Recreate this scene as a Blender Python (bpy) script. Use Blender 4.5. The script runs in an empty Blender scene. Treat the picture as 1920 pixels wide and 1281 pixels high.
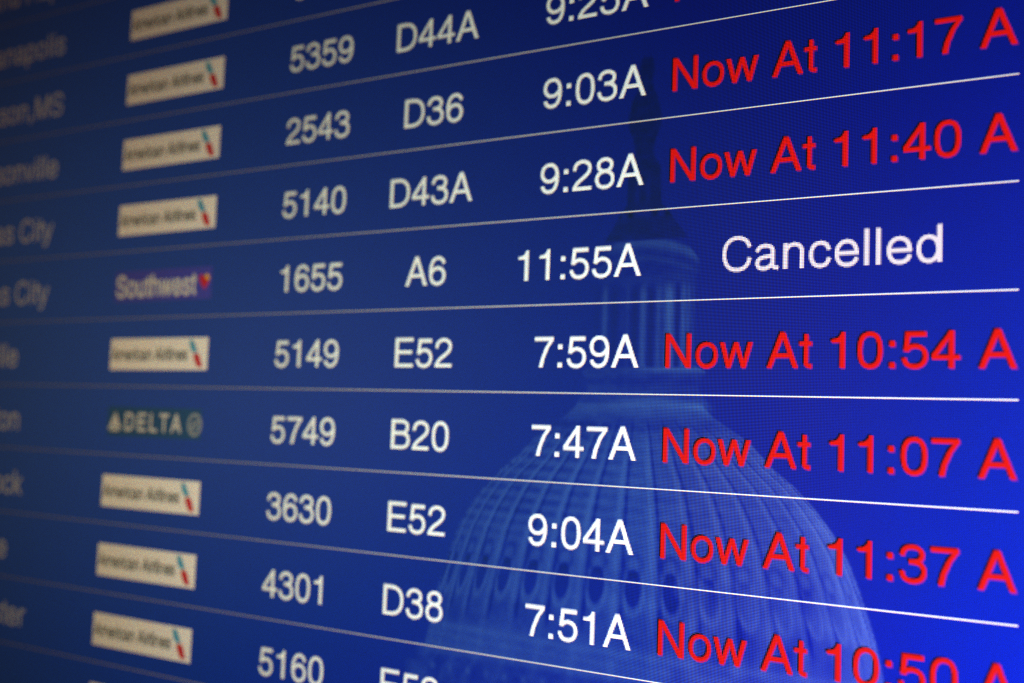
import bpy, math
import numpy as np
from mathutils import Matrix, Vector

# ------------------------------------------------------------------ camera, world, lamp, exposure
scene = bpy.context.scene
COL = scene.collection
PX = 0.00053                     # pitch of one LCD pixel in metres
CX0, CZ0 = 0.0, 1.75             # world position of screen coordinate (0, 0)

cam_rot = [[0.84508835, -0.03650659, 0.53337881],      # camera right in (u, v, depth)
           [-0.01065332, 0.99631792, 0.08507118],      # camera down
           [-0.53452052, -0.07757492, 0.84158775]]     # camera forward
CAM_U, CAM_V, CAM_D = 492.917, 369.797, 755.671


def plane_dir(d):                # (u, v, depth) -> world (x, y, z)
    return Vector((d[0], d[2], -d[1]))


right, down, fwd = [plane_dir(r) for r in cam_rot]
cam_data = bpy.data.cameras.new("camera")
cam = bpy.data.objects.new("camera", cam_data)
COL.objects.link(cam)
M = Matrix((right, -down, -fwd)).transposed().to_4x4()
M.translation = Vector((CX0 + CAM_U * PX, -CAM_D * PX, CZ0 - (CAM_V - 0.0) * PX))
cam.matrix_world = M
cam_data.sensor_width = 36.0
cam_data.lens = 2141.37 / 1920.0 * 36.0
cam_data.clip_start = 0.01
cam_data.clip_end = 50.0
cam_data.dof.use_dof = True
cam_data.dof.focus_distance = 794.5 * PX
cam_data.dof.aperture_fstop = (cam_data.lens / 1000.0) / (16.2 * PX)
scene.camera = cam

world = bpy.data.worlds.new("World")
scene.world = world
world.use_nodes = True
bg = world.node_tree.nodes["Background"]
bg.inputs[0].default_value = (0.55, 0.62, 0.75, 1)
bg.inputs[1].default_value = 0.05                       # dim concourse around the screen


def area_lamp(name, loc, target, size, power, colour):
    ld = bpy.data.lights.new(name, "AREA")
    ld.shape = "RECTANGLE"
    ld.size, ld.size_y = size
    ld.energy = power
    ld.color = colour
    o = bpy.data.objects.new(name, ld)
    o.location = loc
    o.rotation_euler = (Vector(target) - Vector(loc)).to_track_quat("-Z", "Y").to_euler()
    COL.objects.link(o)
    return o


# unseen lamp added so that a soft reflection lies on the matte glass at the left
area_lamp("added_haze_lamp", (-1.75, -1.9, 1.62), (-0.28, 0, 1.6), (0.5, 0.35), 2.2, (0.86, 1.0, 0.93))

scene.view_settings.view_transform = "Standard"
scene.view_settings.look = "None"
scene.view_settings.exposure = 0.0
scene.view_settings.gamma = 1.0
scene.render.engine = "CYCLES"
scene.cycles.use_denoising = False
scene.cycles.max_bounces = 4
scene.cycles.transparent_max_bounces = 6
scene.cycles.sample_clamp_direct = 0
scene.cycles.pixel_filter_type = "BLACKMAN_HARRIS"
scene.cycles.filter_width = 1.3
scene.cycles.use_adaptive_sampling = False


# ------------------------------------------------------------------ materials
# How bright the liquid crystal looks depends on the angle it is seen from (as on every such panel):
# log gain = quadratic in the tangents (a sideways, b up/down) of the viewing direction; the lens's darkening is put in too.
GAIN = [[0.986, -1.073, -0.332, -1.517, -2.623, 1.131],
        [0.809, -0.502, -0.823, -1.345, -2.824, 0.943],
        [1.056, -0.968, -0.928, -1.923, -2.732, 1.408]]


def lcd_group():
    g = bpy.data.node_groups.new("lcd_light", "ShaderNodeTree")
    g.interface.new_socket("Color", in_out="INPUT", socket_type="NodeSocketColor")
    lim = g.interface.new_socket("Limit", in_out="INPUT", socket_type="NodeSocketFloat")
    lim.default_value = 2.6
    g.interface.new_socket("Emission", in_out="OUTPUT", socket_type="NodeSocketColor")
    N, L = g.nodes, g.links
    gi = N.new("NodeGroupInput")
    go = N.new("NodeGroupOutput")

    def math_(op, a, b=None, c=None, clamp=False):
        n = N.new("ShaderNodeMath")
        n.operation = op
        n.use_clamp = clamp
        for i, s in enumerate((a, b, c)):
            if s is None:
                continue
            if isinstance(s, (int, float)):
                n.inputs[i].default_value = s
            else:
                L.new(s, n.inputs[i])
        return n.outputs[0]

    def vec(op, a, b=None, c=None):
        n = N.new("ShaderNodeVectorMath")
        n.operation = op
        for i, s in enumerate((a, b, c)):
            if s is None:
                continue
            if isinstance(s, (tuple, list)):
                n.inputs[i].default_value = s
            else:
                L.new(s, n.inputs[i])
        return n.outputs[0]

    def comb(x, y, z):
        n = N.new("ShaderNodeCombineXYZ")
        for i, s in enumerate((x, y, z)):
            L.new(s, n.inputs[i])
        return n.outputs[0]

    geo = N.new("ShaderNodeNewGeometry")
    tr = N.new("ShaderNodeVectorTransform")              # the panel's own axes
    tr.vector_type = "VECTOR"
    tr.convert_from = "WORLD"
    tr.convert_to = "OBJECT"
    L.new(geo.outputs["Incoming"], tr.inputs[0])
    sp = N.new("ShaderNodeSeparateXYZ")
    L.new(tr.outputs[0], sp.inputs[0])
    front = math_("MAXIMUM", math_("MULTIPLY", sp.outputs[1], -1.0), 0.05)
    a = math_("MINIMUM", math_("MAXIMUM", math_("DIVIDE", sp.outputs[0], front), -2.2), 2.2)
    b = math_("MINIMUM", math_("MAXIMUM", math_("DIVIDE", math_("MULTIPLY", sp.outputs[2], -1.0), front), -1.2), 1.2)
    aa, bb, ab = math_("MULTIPLY", a, a), math_("MULTIPLY", b, b), math_("MULTIPLY", a, b)
    acc = None
    for k, s in enumerate((None, a, aa, b, bb, ab)):
        cvec = (GAIN[0][k], GAIN[1][k], GAIN[2][k])
        if s is None:
            nn = N.new("ShaderNodeCombineXYZ")
            for i in range(3):
                nn.inputs[i].default_value = cvec[i]
            acc = nn.outputs[0]
        else:
            acc = vec("MULTIPLY_ADD", comb(s, s, s), cvec, acc)
    se = N.new("ShaderNodeSeparateXYZ")
    L.new(acc, se.inputs[0])
    gain = comb(*[math_("EXPONENT", math_("MINIMUM", se.outputs[i], 1.2)) for i in range(3)])

    # red, green and blue cells of every pixel, with the dark matrix between them
    tc = N.new("ShaderNodeTexCoord")
    so = N.new("ShaderNodeSeparateXYZ")
    L.new(tc.outputs["Object"], so.inputs[0])
    w = 2 * math.pi / PX
    pu, pv = math_("MULTIPLY", so.outputs[0], w), math_("MULTIPLY", so.outputs[2], -w)
    ph_u = tuple(-2 * math.pi * f for f in (0.72, 0.50, 0.28))
    ph_v = tuple(-2 * math.pi * (f - 0.5) for f in (0.62, 0.50, 0.38))
    mu = vec("MULTIPLY_ADD", vec("COSINE", vec("ADD", comb(pu, pu, pu), ph_u)), (0.66, 0.66, 0.66), (1, 1, 1))
    mv = vec("MULTIPLY_ADD", vec("COSINE", vec("ADD", comb(pv, pv, pv), ph_v)), (0.66, 0.66, 0.66), (1, 1, 1))
    out = vec("MULTIPLY", vec("MULTIPLY", gi.outputs[0], gain), vec("MULTIPLY", mu, mv))
    out = vec("MINIMUM", out, comb(gi.outputs[1], gi.outputs[1], gi.outputs[1]))    # a cell cannot shine brighter than this
    L.new(out, go.inputs[0])
    return g


LCD = lcd_group()


def lcd_material(name, colour=None, attr=None, alpha=True, limit=2.6):
    m = bpy.data.materials.new(name)
    m.use_nodes = True
    N, L = m.node_tree.nodes, m.node_tree.links
    N.clear()
    out = N.new("ShaderNodeOutputMaterial")
    p = N.new("ShaderNodeBsdfPrincipled")                # matte anti-glare front film
    p.inputs["Base Color"].default_value = (0.004, 0.004, 0.005, 1)
    p.inputs["Roughness"].default_value = 0.42
    p.inputs["IOR"].default_value = 1.45
    g = N.new("ShaderNodeGroup")
    g.node_tree = LCD
    g.inputs["Limit"].default_value = limit
    if attr:
        at = N.new("ShaderNodeAttribute")
        at.attribute_name = attr
        L.new(at.outputs["Color"], g.inputs[0])
    else:
        g.inputs[0].default_value = (*colour, 1)
    L.new(g.outputs[0], p.inputs["Emission Color"])
    p.inputs["Emission Strength"].default_value = 1.0
    if alpha:                                            # partly covered pixels at letter edges
        al = N.new("ShaderNodeAttribute")
        al.attribute_name = "level"
        tb = N.new("ShaderNodeBsdfTransparent")
        mx = N.new("ShaderNodeMixShader")
        L.new(al.outputs["Fac"], mx.inputs[0])
        L.new(tb.outputs[0], mx.inputs[1])
        L.new(p.outputs[0], mx.inputs[2])
        L.new(mx.outputs[0], out.inputs[0])
    else:
        L.new(p.outputs[0], out.inputs[0])
    return m


def plain_material(name, colour, rough, bump=0.0):
    m = bpy.data.materials.new(name)
    m.use_nodes = True
    N, L = m.node_tree.nodes, m.node_tree.links
    p = N["Principled BSDF"]
    no = N.new("ShaderNodeTexNoise")
    no.inputs["Scale"].default_value = 900
    mr = N.new("ShaderNodeMapRange")
    mr.inputs["To Min"].default_value = rough - 0.06
    mr.inputs["To Max"].default_value = rough + 0.06
    L.new(no.outputs[0], mr.inputs[0])
    L.new(mr.outputs[0], p.inputs["Roughness"])
    bu = N.new("ShaderNodeBump")
    bu.inputs["Strength"].default_value = bump
    bu.inputs["Distance"].default_value = 0.0003
    L.new(no.outputs[0], bu.inputs["Height"])
    L.new(bu.outputs[0], p.inputs["Normal"])
    p.inputs["Base Color"].default_value = (*colour, 1)
    return m


# ------------------------------------------------------------------ lettering: stroke-drawn grotesque, units 1/1000 em
B = 81   # stroke weight
GL = {   # P = filled polygon, S = stroked path (M/L/C commands), E = stroked ellipse cx cy rx ry
 '0': ["S M 86 345 C 86 130 150 28 278 28 C 406 28 470 130 470 345 C 470 560 406 660 278 660 C 150 660 86 560 86 345"],
 '1': ["P 264 0 354 0 354 703 290 703 272 650 235 604 180 574 92 564 92 500 264 500"],
 '2': ["S M 80 462 C 80 595 155 659 272 659 C 392 659 462 590 462 500 C 462 405 390 350 300 285 C 175 195 98 140 84 36", "P 34 0 507 0 507 84 34 84"],
 '3': ["S M 82 492 C 85 605 150 659 262 659 C 372 659 440 600 440 520 C 440 430 375 386 250 386 L 205 386", "S M 250 386 C 400 386 475 320 475 212 C 475 95 395 28 270 28 C 145 28 80 95 76 212"],
 '4': ["P 328 0 416 0 416 703 328 703", "P 25 165 523 165 523 243 25 243", "P 25 240 118 240 336 560 400 703 345 703 25 252"],
 '5': ["P 110 688 482 688 482 602 110 602", "P 106 688 194 688 160 395 168 318 70 318", "S M 118 325 C 160 395 215 416 275 416 C 400 416 468 335 468 225 C 468 105 390 28 268 28 C 155 28 90 85 78 192"],
 '6': ["S M 462 520 C 440 610 375 659 295 659 C 155 659 84 540 84 320 C 84 130 150 28 285 28 C 400 28 472 110 472 222 C 472 335 400 412 290 412 C 190 412 110 350 84 240"],
 '7': ["P 37 688 523 688 523 606 37 606", "P 420 606 523 640 523 620 400 440 300 200 262 0 166 0 215 210 315 450"],
 '8': ["E 278 525 160 134", "E 278 207 194 180"],
 ':': ["P 87 0 191 0 191 104 87 104", "P 87 412 191 412 191 516 87 516"],
 ',': ["P 87 0 110 -120 150 -147 191 0 191 104 87 104"],
 'A': ["P 14 0 110 0 382 718 286 718", "P 654 0 556 0 286 718 382 718", "P 180 204 490 204 462 286 208 286"],
 'B': ["P 74 0 166 0 166 718 74 718", "S M 110 677 L 370 677 C 480 677 545 620 545 535 C 545 445 480 389 370 389 L 120 389", "S M 370 389 C 510 389 582 320 582 212 C 582 100 505 42 370 42 L 110 42"],
 'C': ["S M 634 490 C 605 620 510 691 375 691 C 190 691 90 560 90 358 C 90 155 190 26 372 26 C 520 26 615 110 640 272"],
 'D': ["P 81 0 173 0 173 718 81 718", "S M 120 677 L 310 677 C 510 677 628 570 628 359 C 628 148 510 42 310 42 L 120 42"],
 'E': ["P 86 0 178 0 178 718 86 718", "P 86 0 616 0 616 82 86 82", "P 86 636 610 636 610 718 86 718", "P 86 331 578 331 578 411 86 411"],
 'G': ["S M 634 499 C 605 620 520 691 390 691 C 200 691 94 560 94 358 C 94 155 200 26 385 26 C 490 26 600 90 650 190 L 650 350", "P 400 290 700 290 700 370 400 370"],
 'I': ["P 91 0 188 0 188 718 91 718"],
 'J': ["S M 340 718 L 340 200 C 340 80 290 26 215 26 C 130 26 65 80 63 230"],
 'K': ["P 76 0 168 0 168 718 76 718", "S M 130 250 L 600 700", "S M 270 400 L 610 10"],
 'L': ["P 76 0 168 0 168 718 76 718", "P 76 0 537 0 537 82 76 82"],
 'M': ["P 73 0 160 0 160 718 73 718", "P 674 0 761 0 761 718 674 718", "P 73 718 190 718 462 0 372 0", "P 761 718 644 718 372 0 462 0"],
 'N': ["P 76 0 166 0 166 718 76 718", "P 556 0 646 0 646 718 556 718", "P 76 718 180 718 646 0 542 0"],
 'R': ["P 82 0 174 0 174 718 82 718", "S M 120 677 L 390 677 C 510 677 580 620 580 530 C 580 430 510 380 390 380 L 120 380", "S M 390 380 C 570 370 560 180 600 0"],
 'S': ["S M 570 500 C 560 620 470 691 335 691 C 200 691 105 630 105 525 C 105 420 200 400 330 370 C 480 335 575 300 575 190 C 575 80 480 26 340 26 C 180 26 100 100 92 240"],
 'T': ["P 14 718 597 718 597 636 14 636", "P 260 0 352 0 352 718 260 718"],
 'a': ["S M 80 378 C 90 460 150 494 250 494 C 360 494 402 455 402 385 L 402 110 C 402 52 435 38 522 36", "S M 402 300 C 390 255 80 310 80 140 C 80 60 135 27 205 27 C 310 27 402 90 402 190"],
 'b': ["P 58 0 146 0 146 718 58 718", "E 300 261 178 233"],
 'c': ["S M 432 345 C 415 445 350 494 265 494 C 140 494 76 395 76 258 C 76 120 140 27 262 27 C 355 27 420 85 436 188"],
 'd': ["P 411 0 499 0 499 718 411 718", "E 258 261 178 233"],
 'e': ["S M 470 260 C 470 410 395 494 285 494 C 160 494 86 395 86 258 C 86 115 160 27 285 27 C 385 27 450 75 472 165", "P 86 226 516 226 516 300 86 300"],
 'g': ["E 255 261 175 233", "S M 455 523 L 455 10 C 455 -110 400 -175 265 -175 C 170 -175 110 -140 90 -85"],
 'h': ["P 65 0 153 0 153 718 65 718", "S M 109 320 C 130 440 200 494 290 494 C 390 494 447 440 447 330 L 447 0"],
 'i': ["P 67 0 155 0 155 523 67 523", "P 67 614 155 614 155 718 67 718"],
 'k': ["P 67 0 155 0 155 718 67 718", "S M 120 170 L 430 523", "S M 225 290 L 450 0"],
 'l': ["P 67 0 155 0 155 718 67 718"],
 'm': ["P 65 0 153 0 153 523 65 523", "S M 109 320 C 125 440 190 494 270 494 C 360 494 417 450 417 350 L 417 0", "S M 417 330 C 440 440 500 494 580 494 C 680 494 725 440 725 350 L 725 0"],
 'n': ["P 65 0 153 0 153 523 65 523", "S M 109 320 C 130 440 200 494 290 494 C 390 494 447 440 447 330 L 447 0"],
 'o': ["E 278 261 197 233"],
 'p': ["P 58 -207 146 -207 146 523 58 523", "E 300 261 178 233"],
 'r': ["P 77 0 165 0 165 523 77 523", "S M 121 300 C 140 430 200 494 332 486"],
 's': ["S M 425 380 C 415 455 350 494 250 494 C 150 494 85 450 85 385 C 85 310 150 295 260 270 C 370 245 425 220 425 145 C 425 70 355 27 250 27 C 140 27 80 75 72 160"],
 't': ["S M 148 669 L 148 110 C 148 50 172 36 257 36", "P 14 449 257 449 257 523 14 523"],
 'u': ["P 401 0 489 0 489 523 401 523", "S M 112 523 L 112 180 C 112 80 165 27 255 27 C 350 27 420 90 445 190"],
 'v': ["P 8 523 102 523 290 0 208 0", "P 208 0 290 0 492 523 400 523"],
 'w': ["P 14 523 108 523 244 0 160 0", "P 160 0 244 0 405 523 320 523", "P 481 0 565 0 405 523 320 523", "P 481 0 565 0 709 523 618 523"],
 'x': ["S M 50 523 L 450 0", "S M 450 523 L 50 0"],
 'y': ["S M 50 523 L 255 30", "S M 452 523 L 245 -60 C 215 -140 170 -170 60 -165"],
}
ADV = dict(zip("0123456789", [556] * 10))
ADV.update({':': 278, ',': 278, ' ': 278, 'A': 667, 'B': 667, 'C': 722, 'D': 722, 'E': 667, 'G': 778, 'I': 278, 'J': 500, 'K': 667,
            'L': 556, 'M': 833, 'N': 722, 'R': 722, 'S': 667, 'T': 611, 'a': 556, 'b': 556, 'c': 500, 'd': 556, 'e': 556, 'g': 556,
            'h': 556, 'i': 222, 'k': 500, 'l': 222, 'm': 833, 'n': 556, 'o': 556, 'p': 556, 'r': 333, 's': 500, 't': 278, 'u': 556,
            'v': 500, 'w': 722, 'x': 500, 'y': 500})


def flatten(tok):
    pts, i, cur = [], 0, None
    while i < len(tok):
        c = tok[i]
        if c in "ML":
            cur = (float(tok[i + 1]), float(tok[i + 2]))
            pts.append(cur)
            i += 3
        else:
            q = [float(t) for t in tok[i + 1:i + 7]]
            for k in range(1, 9):
                t = k / 8
                s = 1 - t
                pts.append(tuple(s**3 * cur[j] + 3 * s * s * t * q[j] + 3 * s * t * t * q[2 + j] + t**3 * q[4 + j] for j in (0, 1)))
            cur = (q[4], q[5])
            i += 7
    return pts


def stroke_polys(pts, w):
    h = w / 2
    out = []
    n = len(pts)
    for (x0, y0), (x1, y1) in zip(pts[:-1], pts[1:]):
        L = math.hypot(x1 - x0, y1 - y0)
        if L < 1e-6:
            continue
        nx, ny = -(y1 - y0) / L * h, (x1 - x0) / L * h
        out.append([(x0 + nx, y0 + ny), (x1 + nx, y1 + ny), (x1 - nx, y1 - ny), (x0 - nx, y0 - ny)])
    closed = math.hypot(pts[0][0] - pts[-1][0], pts[0][1] - pts[-1][1]) < 1e-6
    for k in range(0 if closed else 1, n - 1):
        x, y = pts[k]
        out.append([(x + h * math.cos(a), y + h * math.sin(a)) for a in [math.pi * j / 4 for j in range(8)]])
    return out


def glyph_polys(ch, weight):
    out = []
    for item in GL.get('6' if ch == '9' else ch, []):
        tok = item.split()
        if tok[0] == 'P':
            v = [float(t) for t in tok[1:]]
            out.append(list(zip(v[::2], v[1::2])))
        elif tok[0] == 'S':
            out += stroke_polys(flatten(tok[1:]), weight)
        else:
            cx, cy, rx, ry = [float(t) for t in tok[1:]]
            pts = []
            for k in range(33):          # slightly squared ellipse
                a = 2 * math.pi * k / 32
                ca, sa = math.cos(a), math.sin(a)
                pts.append((cx + rx * math.copysign(abs(ca) ** 0.92, ca), cy + ry * math.copysign(abs(sa) ** 0.92, sa)))
            pts[-1] = pts[0]
            out += stroke_polys(pts, weight)
    if weight > B + 10:                  # bold: thicken the filled outlines as well
        for item in GL.get('6' if ch == '9' else ch, []):
            tok = item.split()
            if tok[0] == 'P':
                v = [float(t) for t in tok[1:]]
                pts = list(zip(v[::2], v[1::2]))
                out += stroke_polys(pts + pts[:1], weight - B)
    if ch == '9':
        out = [[(556 - x, 690 - y) for x, y in p] for p in out]
    return out


def raster(polys, W, H, ss=5):
    """coverage of the union of polygons on an LCD pixel grid (v down)"""
    w, h = W * ss, H * ss
    acc = np.zeros((h, w + 1))
    for c in polys:
        area = sum(c[i][0] * c[(i + 1) % len(c)][1] - c[(i + 1) % len(c)][0] * c[i][1] for i in range(len(c)))
        if area < 0:
            c = c[::-1]
        for i in range(len(c)):
            x0, y0 = c[i][0] * ss, c[i][1] * ss
            x1, y1 = c[(i + 1) % len(c)][0] * ss, c[(i + 1) % len(c)][1] * ss
            if y0 == y1:
                continue
            s = 1
            if y0 > y1:
                x0, y0, x1, y1, s = x1, y1, x0, y0, -1
            r0, r1 = max(math.ceil(y0 - .5), 0), min(math.ceil(y1 - .5), h)
            if r1 <= r0:
                continue
            rows = np.arange(r0, r1)
            xs = x0 + (x1 - x0) * (rows + .5 - y0) / (y1 - y0)
            k = np.clip(np.ceil(xs - .5).astype(int), 0, w)
            np.add.at(acc, (rows, k), s)
    m = (np.cumsum(acc, 1)[:, :w] != 0).astype(float)
    return m.reshape(H, ss, W, ss).mean((1, 3))


def text_polys(s, em, u0, v0, sx=1.0, weight=B, track=0.0):
    polys, x = [], 0.0
    for ch in s:
        for p in glyph_polys(ch, weight):
            polys.append([(u0 + (x + px) * em / 1000 * sx, v0 - py * em / 1000) for px, py in p])
        x += ADV[ch] + track
    return polys


def text_width(s, em, sx=1.0, track=0.0):
    return sum(ADV[c] + track for c in s) * em / 1000 * sx


# ------------------------------------------------------------------ geometry helpers
LAYER = 0.00004


def P3(u, v, d=0.0):
    return (u * PX, -d, -(v - 0.5) * PX)


def link(name, me, parent, mat, label=None):
    o = bpy.data.objects.new(name, me)
    COL.objects.link(o)
    o.parent = parent
    if mat:
        me.materials.append(mat)
    if label:
        o["label"] = label
    return o


def lit_pixels(name, polys, mat, parent, layer=1, label=None):
    """the pixels lit by a set of outlines, as flat cells on the LCD grid"""
    us = [x for p in polys for x, y in p]
    vs = [y for p in polys for x, y in p]
    u0, v0 = math.floor(min(us)) - 1, math.floor(min(vs)) - 1
    W, H = math.ceil(max(us)) + 2 - u0, math.ceil(max(vs)) + 2 - v0
    cov = raster([[(x - u0, y - v0) for x, y in p] for p in polys], W, H)
    q = np.round(cov * 5) / 5
    verts, faces, lev = [], [], []
    for r in range(H):
        c = 0
        while c < W:
            if q[r, c] <= 0:
                c += 1
                continue
            e = c + 1
            while e < W and q[r, e] == q[r, c]:
                e += 1
            n = len(verts)
            d = layer * LAYER
            verts += [P3(u0 + c, v0 + r, d), P3(u0 + c, v0 + r + 1, d), P3(u0 + e, v0 + r + 1, d), P3(u0 + e, v0 + r, d)]
            faces.append((n, n + 1, n + 2, n + 3))
            lev.append(float(q[r, c]))
            c = e
    me = bpy.data.meshes.new(name)
    me.from_pydata(verts, [], faces)
    at = me.attributes.new("level", "FLOAT", "FACE")
    at.data.foreach_set("value", lev)
    return link(name, me, parent, mat, label)


# ------------------------------------------------------------------ the display
root = bpy.data.objects.new("flight_display", None)
COL.objects.link(root)
root.location = (CX0, 0, CZ0)
root["label"] = "blue airport departures screen listing flights in white and red lettering"
root["category"] = "flight display"

U0, U1, V0, V1 = -1516, 404, -262, 818          # 1920 x 1080 pixels
M_WHITE = lcd_material("lit_white", (0.94, 1.0, 1.0))
M_RED = lcd_material("lit_red", (0.84, 0.006, 0.003), limit=1.03)
M_EDGE = lcd_material("lit_edge_black", (0.004, 0.003, 0.006))
M_PINK = lcd_material("lit_edge_pink", (0.42, 0.01, 0.11), limit=0.8)
M_SOFT = lcd_material("lit_cream", (0.74, 0.74, 0.74))
M_NOTICE = lcd_material("lit_notice_white", (1.0, 0.80, 0.98), limit=1.2)
M_CITY = lcd_material("lit_soft_white", (0.58, 0.66, 0.80))
M_PLATE = lcd_material("lit_plate_white", (1.0, 0.97, 0.98))
M_LINE = lcd_material("lit_divider", attr="picture", alpha=False)
M_GREY = lcd_material("lit_dark_grey", (0.07, 0.085, 0.085))
M_LOGO_BLUE = lcd_material("lit_sky_blue", (0.03, 0.36, 0.62))
M_LOGO_RED = lcd_material("lit_emblem_red", (0.62, 0.01, 0.02))
M_PURPLE = lcd_material("lit_violet", (0.058, 0.058, 0.50))
M_YELLOW = lcd_material("lit_yellow", (0.95, 0.55, 0.03))
M_GREEN = lcd_material("lit_dark_green", (0.011, 0.072, 0.21))
M_PALE = lcd_material("lit_pale_grey", (0.30, 0.34, 0.40))
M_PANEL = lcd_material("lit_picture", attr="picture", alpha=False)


# picture shown behind the rows: deep blue with a domed building, reflected haze painted in
def smooth(a, b, x):
    t = np.clip((x - a) / (b - a), 0, 1)
    return t * t * (3 - 2 * t)


def band(x, c, w):
    return np.exp(-((x - c) / w) ** 2)


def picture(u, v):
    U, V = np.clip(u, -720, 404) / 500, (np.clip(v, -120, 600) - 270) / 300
    Q = [[0.0062, -0.0089, 0.0093, -0.0023, -0.0053, 0.0038],  # the rise to the left holds reflected haze, put into the colour
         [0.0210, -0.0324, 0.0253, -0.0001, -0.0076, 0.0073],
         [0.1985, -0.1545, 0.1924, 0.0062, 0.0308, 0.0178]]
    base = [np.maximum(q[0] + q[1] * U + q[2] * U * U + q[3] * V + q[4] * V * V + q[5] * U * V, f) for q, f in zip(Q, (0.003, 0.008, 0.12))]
    rng = np.random.RandomState(4)

    def vnoise(su, sv, n=64):
        g = rng.rand(n, n)
        x, y = u / su + 7.3, v / sv + 3.1
        xi, yi = np.floor(x).astype(int), np.floor(y).astype(int)
        fx, fy = x - xi, y - yi
        fx, fy = fx * fx * (3 - 2 * fx), fy * fy * (3 - 2 * fy)
        a = g[yi % n, xi % n] * (1 - fx) + g[yi % n, (xi + 1) % n] * fx
        b = g[(yi + 1) % n, xi % n] * (1 - fx) + g[(yi + 1) % n, (xi + 1) % n] * fx
        return a * (1 - fy) + b * fy - 0.5

    fine, mid, mott = vnoise(5, 4), vnoise(14, 11), vnoise(9, 12)
    ax = 122.5
    x = u - ax
    xd = u - 124.0
    light = np.zeros_like(u)      # 0 = sky colour, + paler, - darker
    # main dome
    hw = np.interp(v, [343, 350, 357, 372, 390, 403, 415, 430, 446, 465, 485, 505, 530, 548, 562, 600],
                   [48, 52, 60, 85, 103, 120, 132, 144, 154, 162, 169, 175, 180, 185, 198, 208])
    s = np.clip(xd / hw, -1, 1)
    th = np.degrees(np.arcsin(s))
    ins = smooth(hw + 1.5, hw - 1.5, np.abs(xd)) * smooth(343, 349, v)
    rib = th / 10.3
    fr = rib - np.floor(rib)
    low = smooth(522, 502, v)
    ribline = (0.35 + 0.65 * low) * band(np.abs(fr - 0.5), 0.0, 0.11)              # raised ribs half way between the windows
    ribdark = band(fr, 0.5 + 0.20, 0.07) * smooth(352, 380, v) * low
    upper = smooth(470, 430, v) * smooth(352, 372, v)
    coff = (0.5 + 0.5 * np.cos(v * 2 * np.pi / 8.5 + 2.2 * np.abs(s) ** 2)) * (1 - ribline) * upper
    dome = 0.56 + 0.48 * ribline * smooth(360, 400, v) - 0.60 * ribdark - 0.46 * coff * (0.35 + 0.65 * smooth(0.2, -0.7, s)) + 0.22 * fine + 0.18 * mid
    wy = (v - 481) / 15.0
    wx = (fr - np.round(fr)) * 10.3 * np.pi / 180 * hw * np.sqrt(np.maximum(1 - s * s, 0.02)) / (7.0 * np.sqrt(np.maximum(1 - s * s, 0.1)))
    rr = np.sqrt(wx * wx + wy * wy)
    dome = dome + 0.8 * mott * smooth(455, 475, v) * smooth(0.0, 0.3, s) * smooth(0.95, 0.7, s)
    dome = dome - 0.72 * smooth(1.05, 0.75, rr) * (1 - 0.65 * smooth(0.15, 0.5, s)) + 0.38 * band(rr, 1.25, 0.18) * smooth(470, 490, v)
    dome = dome - 0.30 * band(np.abs(wx), 1.9, 0.45) * band(v, 478, 14)
    cap = np.sqrt(wx * wx + ((v - 464) / 8) ** 2)
    dome = dome - 0.40 * band(cap, 0.9, 0.35)
    dome = dome - 0.30 * smooth(490, 506, v) * smooth(528, 518, v)
    for c, w_, a_ in ((529, 2.2, .22), (537, 1.6, .16), (545, 2.0, .18)):
        dome = dome + a_ * band(v + 4 * s * s, c, w_)
    dome = dome - 0.42 * smooth(546, 552, v)
    star = band((u / 17.0) - np.round(u / 17.0), 0, 0.13) * band(v, 559, 3.0)
    dome = dome + 0.5 * star
    dome = dome - 0.10 * smooth(0.0, -0.9, s) + 0.45 * smooth(0.80, 0.98, s) * smooth(400, 430, v) + 0.12 * smooth(0.2, 0.7, s)
    dome = dome - 0.50 * band(v, 363, 8) + 0.06
    dome = dome * (1 - 0.22 * smooth(0.05, 0.35, s) * smooth(0.95, 0.8, s))
    dome = 0.45 + 0.80 * (dome - 0.48)
    light = light * (1 - ins) + dome * ins
    # base of the lantern
    hb = np.interp(v, [320, 324, 330, 338, 343, 350], [42, 50, 46, 45, 50, 55])
    m = smooth(hb + 1.5, hb - 1.5, np.abs(x - 4)) * smooth(319, 321, v) * smooth(349, 346, v)
    lb = 0.15 + 0.62 * band(v + 6 * (x / 45) ** 2 * 0 , 322, 2.2) * smooth(-0.4, 0.6, x / 45) - 0.12 * band(v, 331, 4) + 0.15 * fine
    light = light * (1 - m) + lb * m
    light = light + 0.55 * band(v - 0.0016 * (x - 10) ** 2, 346, 3.2) * smooth(56, 40, np.abs(x - 8)) * smooth(-40, 10, x)
    # drum with columns
    m = smooth(43, 41, np.abs(x - 2.5)) * smooth(250, 254, v) * smooth(322, 319, v)
    xs = (x - 2.5) / 42
    cols = sum(a_ * band(x, c, w_) for c, w_, a_ in ((-28, 2.2, .30), (-9, 1.6, .08), (3.5, 2.6, .34), (16, 2.0, .22), (24.5, 3.4, .52), (35.5, 2.0, .32), (39.5, 1.2, .2)))
    gaps = sum(a_ * band(x, c, w_) for c, w_, a_ in ((-20, 3.5, .18), (-3, 3.0, .22), (10, 2.4, .25), (31, 1.8, .3), (-35, 3, .1)))
    dr = 0.06 + 1.5 * (cols - gaps) * smooth(256, 268, v) + 0.12 * fine + 0.06 * xs
    light = light * (1 - m) + dr * m
    # flared cap with pale rim
    hc = np.interp(v, [226, 234, 242, 252], [30, 36, 42, 44])
    vv = v - 0.006 * (x - 0) ** 2
    m = smooth(hc + 1.2, hc - 1.2, np.abs(x - 4)) * smooth(222, 226, vv) * smooth(254, 251, v)
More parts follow.
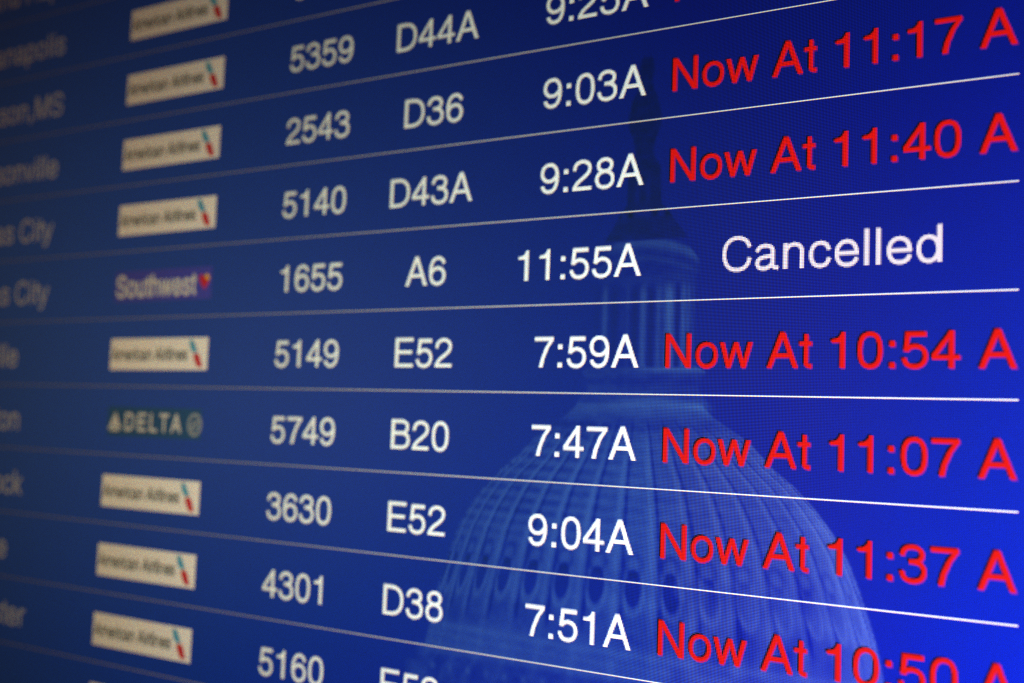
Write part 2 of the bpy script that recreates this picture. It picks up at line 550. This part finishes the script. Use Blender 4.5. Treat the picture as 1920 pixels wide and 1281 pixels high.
    lc = 0.02 + 0.52 * band(vv, 228, 4.2) * smooth(-38, -5, x) + 0.16 * band(vv, 240, 2.5) + 0.12 * fine
    light = light * (1 - m) + lc * m
    # dark shoulder, pedestal and statue
    hs = np.interp(v, [86, 90, 98, 104, 112, 120, 134, 142, 150, 160, 164, 168, 172, 200, 205, 214, 222, 227],
                   [2, 5, 6.5, 4.5, 6, 10.5, 13.5, 13.0, 9.5, 7.2, 8, 11, 13.2, 14.2, 19, 25, 31, 34])
    ac = np.interp(v, [86, 104, 120, 150, 170, 200, 227], [1.5, 1.5, 0.5, 1, 1.2, 2, 4])
    m = smooth(hs + 1.2, hs - 1.2, np.abs(x - ac)) * smooth(86, 90, v) * smooth(228, 225, v)
    st = -0.52 + 0.30 * band(x, 5, 2) * smooth(176, 186, v) * smooth(202, 196, v) + 0.22 * band(x, -4, 1.6) * smooth(180, 190, v) * smooth(202, 196, v) \
        + 0.25 * fine + 0.28 * band(v, 164, 2) * band(x, 2, 6) + 0.2 * band(v, 207, 3) * fine * 4 + 0.1 * smooth(205, 222, v)
    light = light * (1 - m) + st * m
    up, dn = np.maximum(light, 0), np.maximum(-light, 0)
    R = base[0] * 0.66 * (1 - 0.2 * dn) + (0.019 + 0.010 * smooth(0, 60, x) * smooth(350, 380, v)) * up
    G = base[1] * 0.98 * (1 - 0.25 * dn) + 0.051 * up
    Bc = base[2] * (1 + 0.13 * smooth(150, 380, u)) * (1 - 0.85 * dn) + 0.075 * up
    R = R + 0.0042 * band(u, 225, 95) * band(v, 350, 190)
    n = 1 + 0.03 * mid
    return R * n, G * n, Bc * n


ue = np.unique(np.concatenate([np.linspace(U0, -740, 24), np.arange(-740, -60, 10), np.arange(-60, 330, 1.25), np.linspace(330, U1, 20)]))
ve = np.unique(np.concatenate([np.linspace(V0, 80, 30), np.arange(80, 610, 1.25), np.linspace(610, V1, 12)]))
gu, gv = np.meshgrid(ue, ve)
nv, nu = gu.shape
co = np.stack([gu * PX, np.zeros_like(gu), -(gv - 0.5) * PX], -1).reshape(-1, 3)
idx = np.arange(nv * nu).reshape(nv, nu)
quads = np.stack([idx[:-1, :-1], idx[1:, :-1], idx[1:, 1:], idx[:-1, 1:]], -1).reshape(-1, 4)
me = bpy.data.meshes.new("screen_panel")
me.vertices.add(len(co))
me.vertices.foreach_set("co", co.ravel())
me.loops.add(quads.size)
me.loops.foreach_set("vertex_index", quads.ravel())
me.polygons.add(len(quads))
me.polygons.foreach_set("loop_start", np.arange(len(quads)) * 4)
me.update(calc_edges=True)
ca = me.attributes.new("picture", "FLOAT_COLOR", "POINT")
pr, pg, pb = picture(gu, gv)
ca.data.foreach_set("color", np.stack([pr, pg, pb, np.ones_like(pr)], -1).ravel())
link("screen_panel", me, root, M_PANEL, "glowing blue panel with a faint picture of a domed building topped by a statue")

# casing round the panel (outside the frame of the photograph)
M_CASE = plain_material("black_plastic", (0.015, 0.015, 0.017), 0.45, 0.3)


def box_mesh(name, boxes):
    verts, faces = [], []
    for (x0, x1, y0, y1, z0, z1) in boxes:
        n = len(verts)
        verts += [(x, y, z) for x in (x0, x1) for y in (y0, y1) for z in (z0, z1)]
        faces += [tuple(n + i for i in f) for f in ((0, 1, 3, 2), (4, 6, 7, 5), (0, 4, 5, 1), (2, 3, 7, 6), (0, 2, 6, 4), (1, 5, 7, 3))]
    me = bpy.data.meshes.new(name)
    me.from_pydata(verts, [], faces)
    return me


xa, xb, za, zb = U0 * PX, U1 * PX, -(V1 - .5) * PX, -(V0 - .5) * PX
f_, t_ = 0.018, 0.006
o = link("bezel", box_mesh("bezel", [(xa - f_, xb + f_, -t_, 0.004, zb + .0004, zb + f_), (xa - f_, xb + f_, -t_, 0.004, za - f_, za - .0004),
                                      (xa - f_, xa - .0004, -t_, 0.004, za - .0004, zb + .0004), (xb + .0004, xb + f_, -t_, 0.004, za - .0004, zb + .0004)]), root, M_CASE)
bv = o.modifiers.new("edge", "BEVEL")
bv.width = 0.0015
bv.segments = 2
o = link("back_cover", box_mesh("back_cover", [(xa - f_ + .004, xb + f_ - .004, 0.0042, 0.07, za - f_ + .004, zb + f_ - .004)]), root, M_CASE)
bv = o.modifiers.new("edge", "BEVEL")
bv.width = 0.01
bv.segments = 3

# ------------------------------------------------------------------ rows of the timetable
EM = 34.0
CITY_U, LINE_L, LINE_R = -754.5, -1490, 381
ROWS = {  # row: city, airline, number, gate, time, status
    -1: ("Grand Rapids", None, None, None, None, None),
    0: ("Indianapolis", "silver", "5337", None, None, None),
    1: ("Jackson,MS", "silver", "5359", "D44A", "9:25A", "Now At 11:05 A"),
    2: ("Jacksonville", "silver", "2543", "D36", "9:03A", "Now At 11:17 A"),
    3: ("Kansas City", "silver", "5140", "D43A", "9:28A", "Now At 11:40 A"),
    4: ("Kansas City", "heart", "1655", "A6", "11:55A", "Cancelled"),
    5: ("Knoxville", "silver", "5149", "E52", "7:59A", "Now At 10:54 A"),
    6: ("Lexington", "triangle", "5749", "B20", "7:47A", "Now At 11:07 A"),
    7: ("Little Rock", "silver", "3630", "E52", "9:04A", "Now At 11:37 A"),
    8: ("Louisville", "silver", "4301", "D38", "7:51A", "Now At 10:50 A"),
    9: ("Manchester", "silver", "5160", "E52", None, None),
    10: (None, "silver", None, None, None, None),
}


def rect(u0, v0, u1, v1):
    return [(u0, v0), (u1, v0), (u1, v1), (u0, v1)]


def fit_text(s, u0, u1, v_base, cap, weight=B, track=0.0):
    em = cap / 0.718
    sx = (u1 - u0) / text_width(s, em, 1.0, track)
    return text_polys(s, em, u0, v_base, sx, weight, track)


def divider(v):
    """one-pixel rule that fades out towards the left of the screen"""
    us = np.arange(LINE_R, LINE_L, -30)[::-1]
    lv = np.interp(us, [-1490, -650, -220, 0, 160, 300], [0.16, 0.20, 0.30, 0.50, 0.58, 0.64])
    verts = [P3(x, y, LAYER) for x in us for y in (v, v + 1)]
    faces = [(2 * i, 2 * i + 1, 2 * i + 3, 2 * i + 2) for i in range(len(us) - 1)]
    me = bpy.data.meshes.new("row_divider")
    me.from_pydata(verts, [], faces)
    at = me.attributes.new("picture", "FLOAT_COLOR", "POINT")
    at.data.foreach_set("color", np.repeat(np.stack([lv, lv, lv, lv * 0 + 1], -1), 2, 0).ravel())
    link("row_divider", me, root, M_LINE)


for r, (city, airline, number, gate, time_, status) in ROWS.items():
    base = 68 * r - 19
    if r >= -1 and r <= 9:
        divider(68 * r)
    if city:
        lit_pixels("city_name", text_polys(city, EM, CITY_U, base), M_CITY, root, 1, 'blurred white lettering reading "%s"' % city)
    if number:
        w = text_width(number, EM, 1.025)
        lit_pixels("flight_number", text_polys(number, EM, -163.7 - w, base, 1.025), M_WHITE, root, 1, 'white digits reading "%s"' % number)
    if gate:
        w = text_width(gate, EM, 1.036)
        lit_pixels("gate_number", text_polys(gate, EM, -74.2 - w / 2, base, 1.036), M_WHITE, root, 1, 'white lettering reading "%s"' % gate)
    if time_:
        w = text_width(time_, EM, 1.026)
        lit_pixels("departure_time", text_polys(time_, EM, 123.8 - w, base, 1.026), M_WHITE, root, 1, 'white lettering reading "%s"' % time_)
    if status:
        w = text_width(status, EM, 1.008)
        red = status != "Cancelled"
        st = lit_pixels("flight_status", text_polys(status, EM, 261.5 - w / 2, base, 1.008, 80), M_RED if red else M_NOTICE, root, 3,
                        '%s lettering reading "%s"' % ("red" if red else "white", status))
        if red:
            lit_pixels("letter_edge", text_polys(status, EM, 260.4 - w / 2, base - 0.9, 1.008), M_EDGE, st, 1, "thin black edge left of and above the letters")
            lit_pixels("letter_edge", text_polys(status, EM, 261.9 - w / 2, base + 0.4, 1.008), M_PINK, st, 2, "thin pink edge right of and below the letters")
    if airline:
        v0, v1, a, b = 68 * r - 47, 68 * r - 16, -466, -327
        if airline == "silver":
            lg = lit_pixels("airline_logo", [rect(a, v0, b, v1)], M_PLATE, root, 1, "white box with grey lettering and a slanted red and blue emblem")
            lit_pixels("wordmark", fit_text("American Airlines", a + 2, a + 112, v0 + 21.5, 12.0, 135), M_GREY, lg, 2)
            lit_pixels("emblem", [[(a + 113, v0 + 2), (a + 119, v0 + 2.5), (a + 125, v0 + 13), (a + 121.5, v0 + 15.5), (a + 115.5, v0 + 11)]], M_LOGO_BLUE, lg, 2)
            lit_pixels("emblem", [[(a + 119.5, v0 + 16), (a + 124, v0 + 14.5), (a + 128.5, v0 + 17), (a + 133, v0 + 28.5), (a + 126, v0 + 28.5), (a + 121.5, v0 + 22)]], M_LOGO_RED, lg, 2)
        elif airline == "heart":
            lg = lit_pixels("airline_logo", [rect(a, v0, b, v1)], M_PURPLE, root, 1, "violet box with bold white lettering and a small heart")
            lit_pixels("wordmark", fit_text("Southwest", a + 2, a + 118, v1 - 5, 21, 125), M_SOFT, lg, 2)
            hx, hy = a + 128.5, v0 + 8
            heart = [(hx, hy + 2), (hx + 3, hy - 1), (hx + 6, hy), (hx + 7.5, hy + 3), (hx + 6, hy + 8), (hx + 1, hy + 14), (hx - 4, hy + 8), (hx - 7, hy + 3), (hx - 5.5, hy), (hx - 3, hy - 1)]
            ht = lit_pixels("emblem", [heart], M_LOGO_RED, lg, 2)
            lit_pixels("emblem_corner", [[(hx + 1, hy + 1), (hx + 3, hy - 1), (hx + 6, hy), (hx + 7.5, hy + 3), (hx + 6, hy + 6)]], M_YELLOW, lg, 3)
        else:
            v0, v1 = 361, 390
            lg = lit_pixels("airline_logo", [rect(a + 2, v0, b - 3, v1)], M_GREEN, root, 1, "dark green box with spaced white capitals, a triangle and a round badge")
            lit_pixels("wordmark", fit_text("DELTA", a + 27, a + 112, v1 - 6, 17, 120, 160), M_SOFT, lg, 2)
            lit_pixels("emblem", [[(a + 3, v1 - 6), (a + 13, v1 - 24), (a + 12.5, v1 - 10)], [(a + 23, v1 - 6), (a + 13.5, v1 - 24), (a + 13.5, v1 - 10)],
                                  [(a + 5, v1 - 5), (a + 12.5, v1 - 9), (a + 21, v1 - 5)]], M_SOFT, lg, 2)
            ring = [(a + 127 + 8.2 * math.cos(t), v0 + 15 + 9.5 * math.sin(t)) for t in [2 * math.pi * k / 24 for k in range(25)]]
            lit_pixels("badge", stroke_polys(ring, 3) + stroke_polys([(a + 122, v0 + 18), (a + 127, v0 + 13), (a + 132, v0 + 12)], 3)
                       + stroke_polys([(a + 123, v0 + 21), (a + 128, v0 + 18), (a + 133, v0 + 16)], 2), M_PALE, lg, 2)
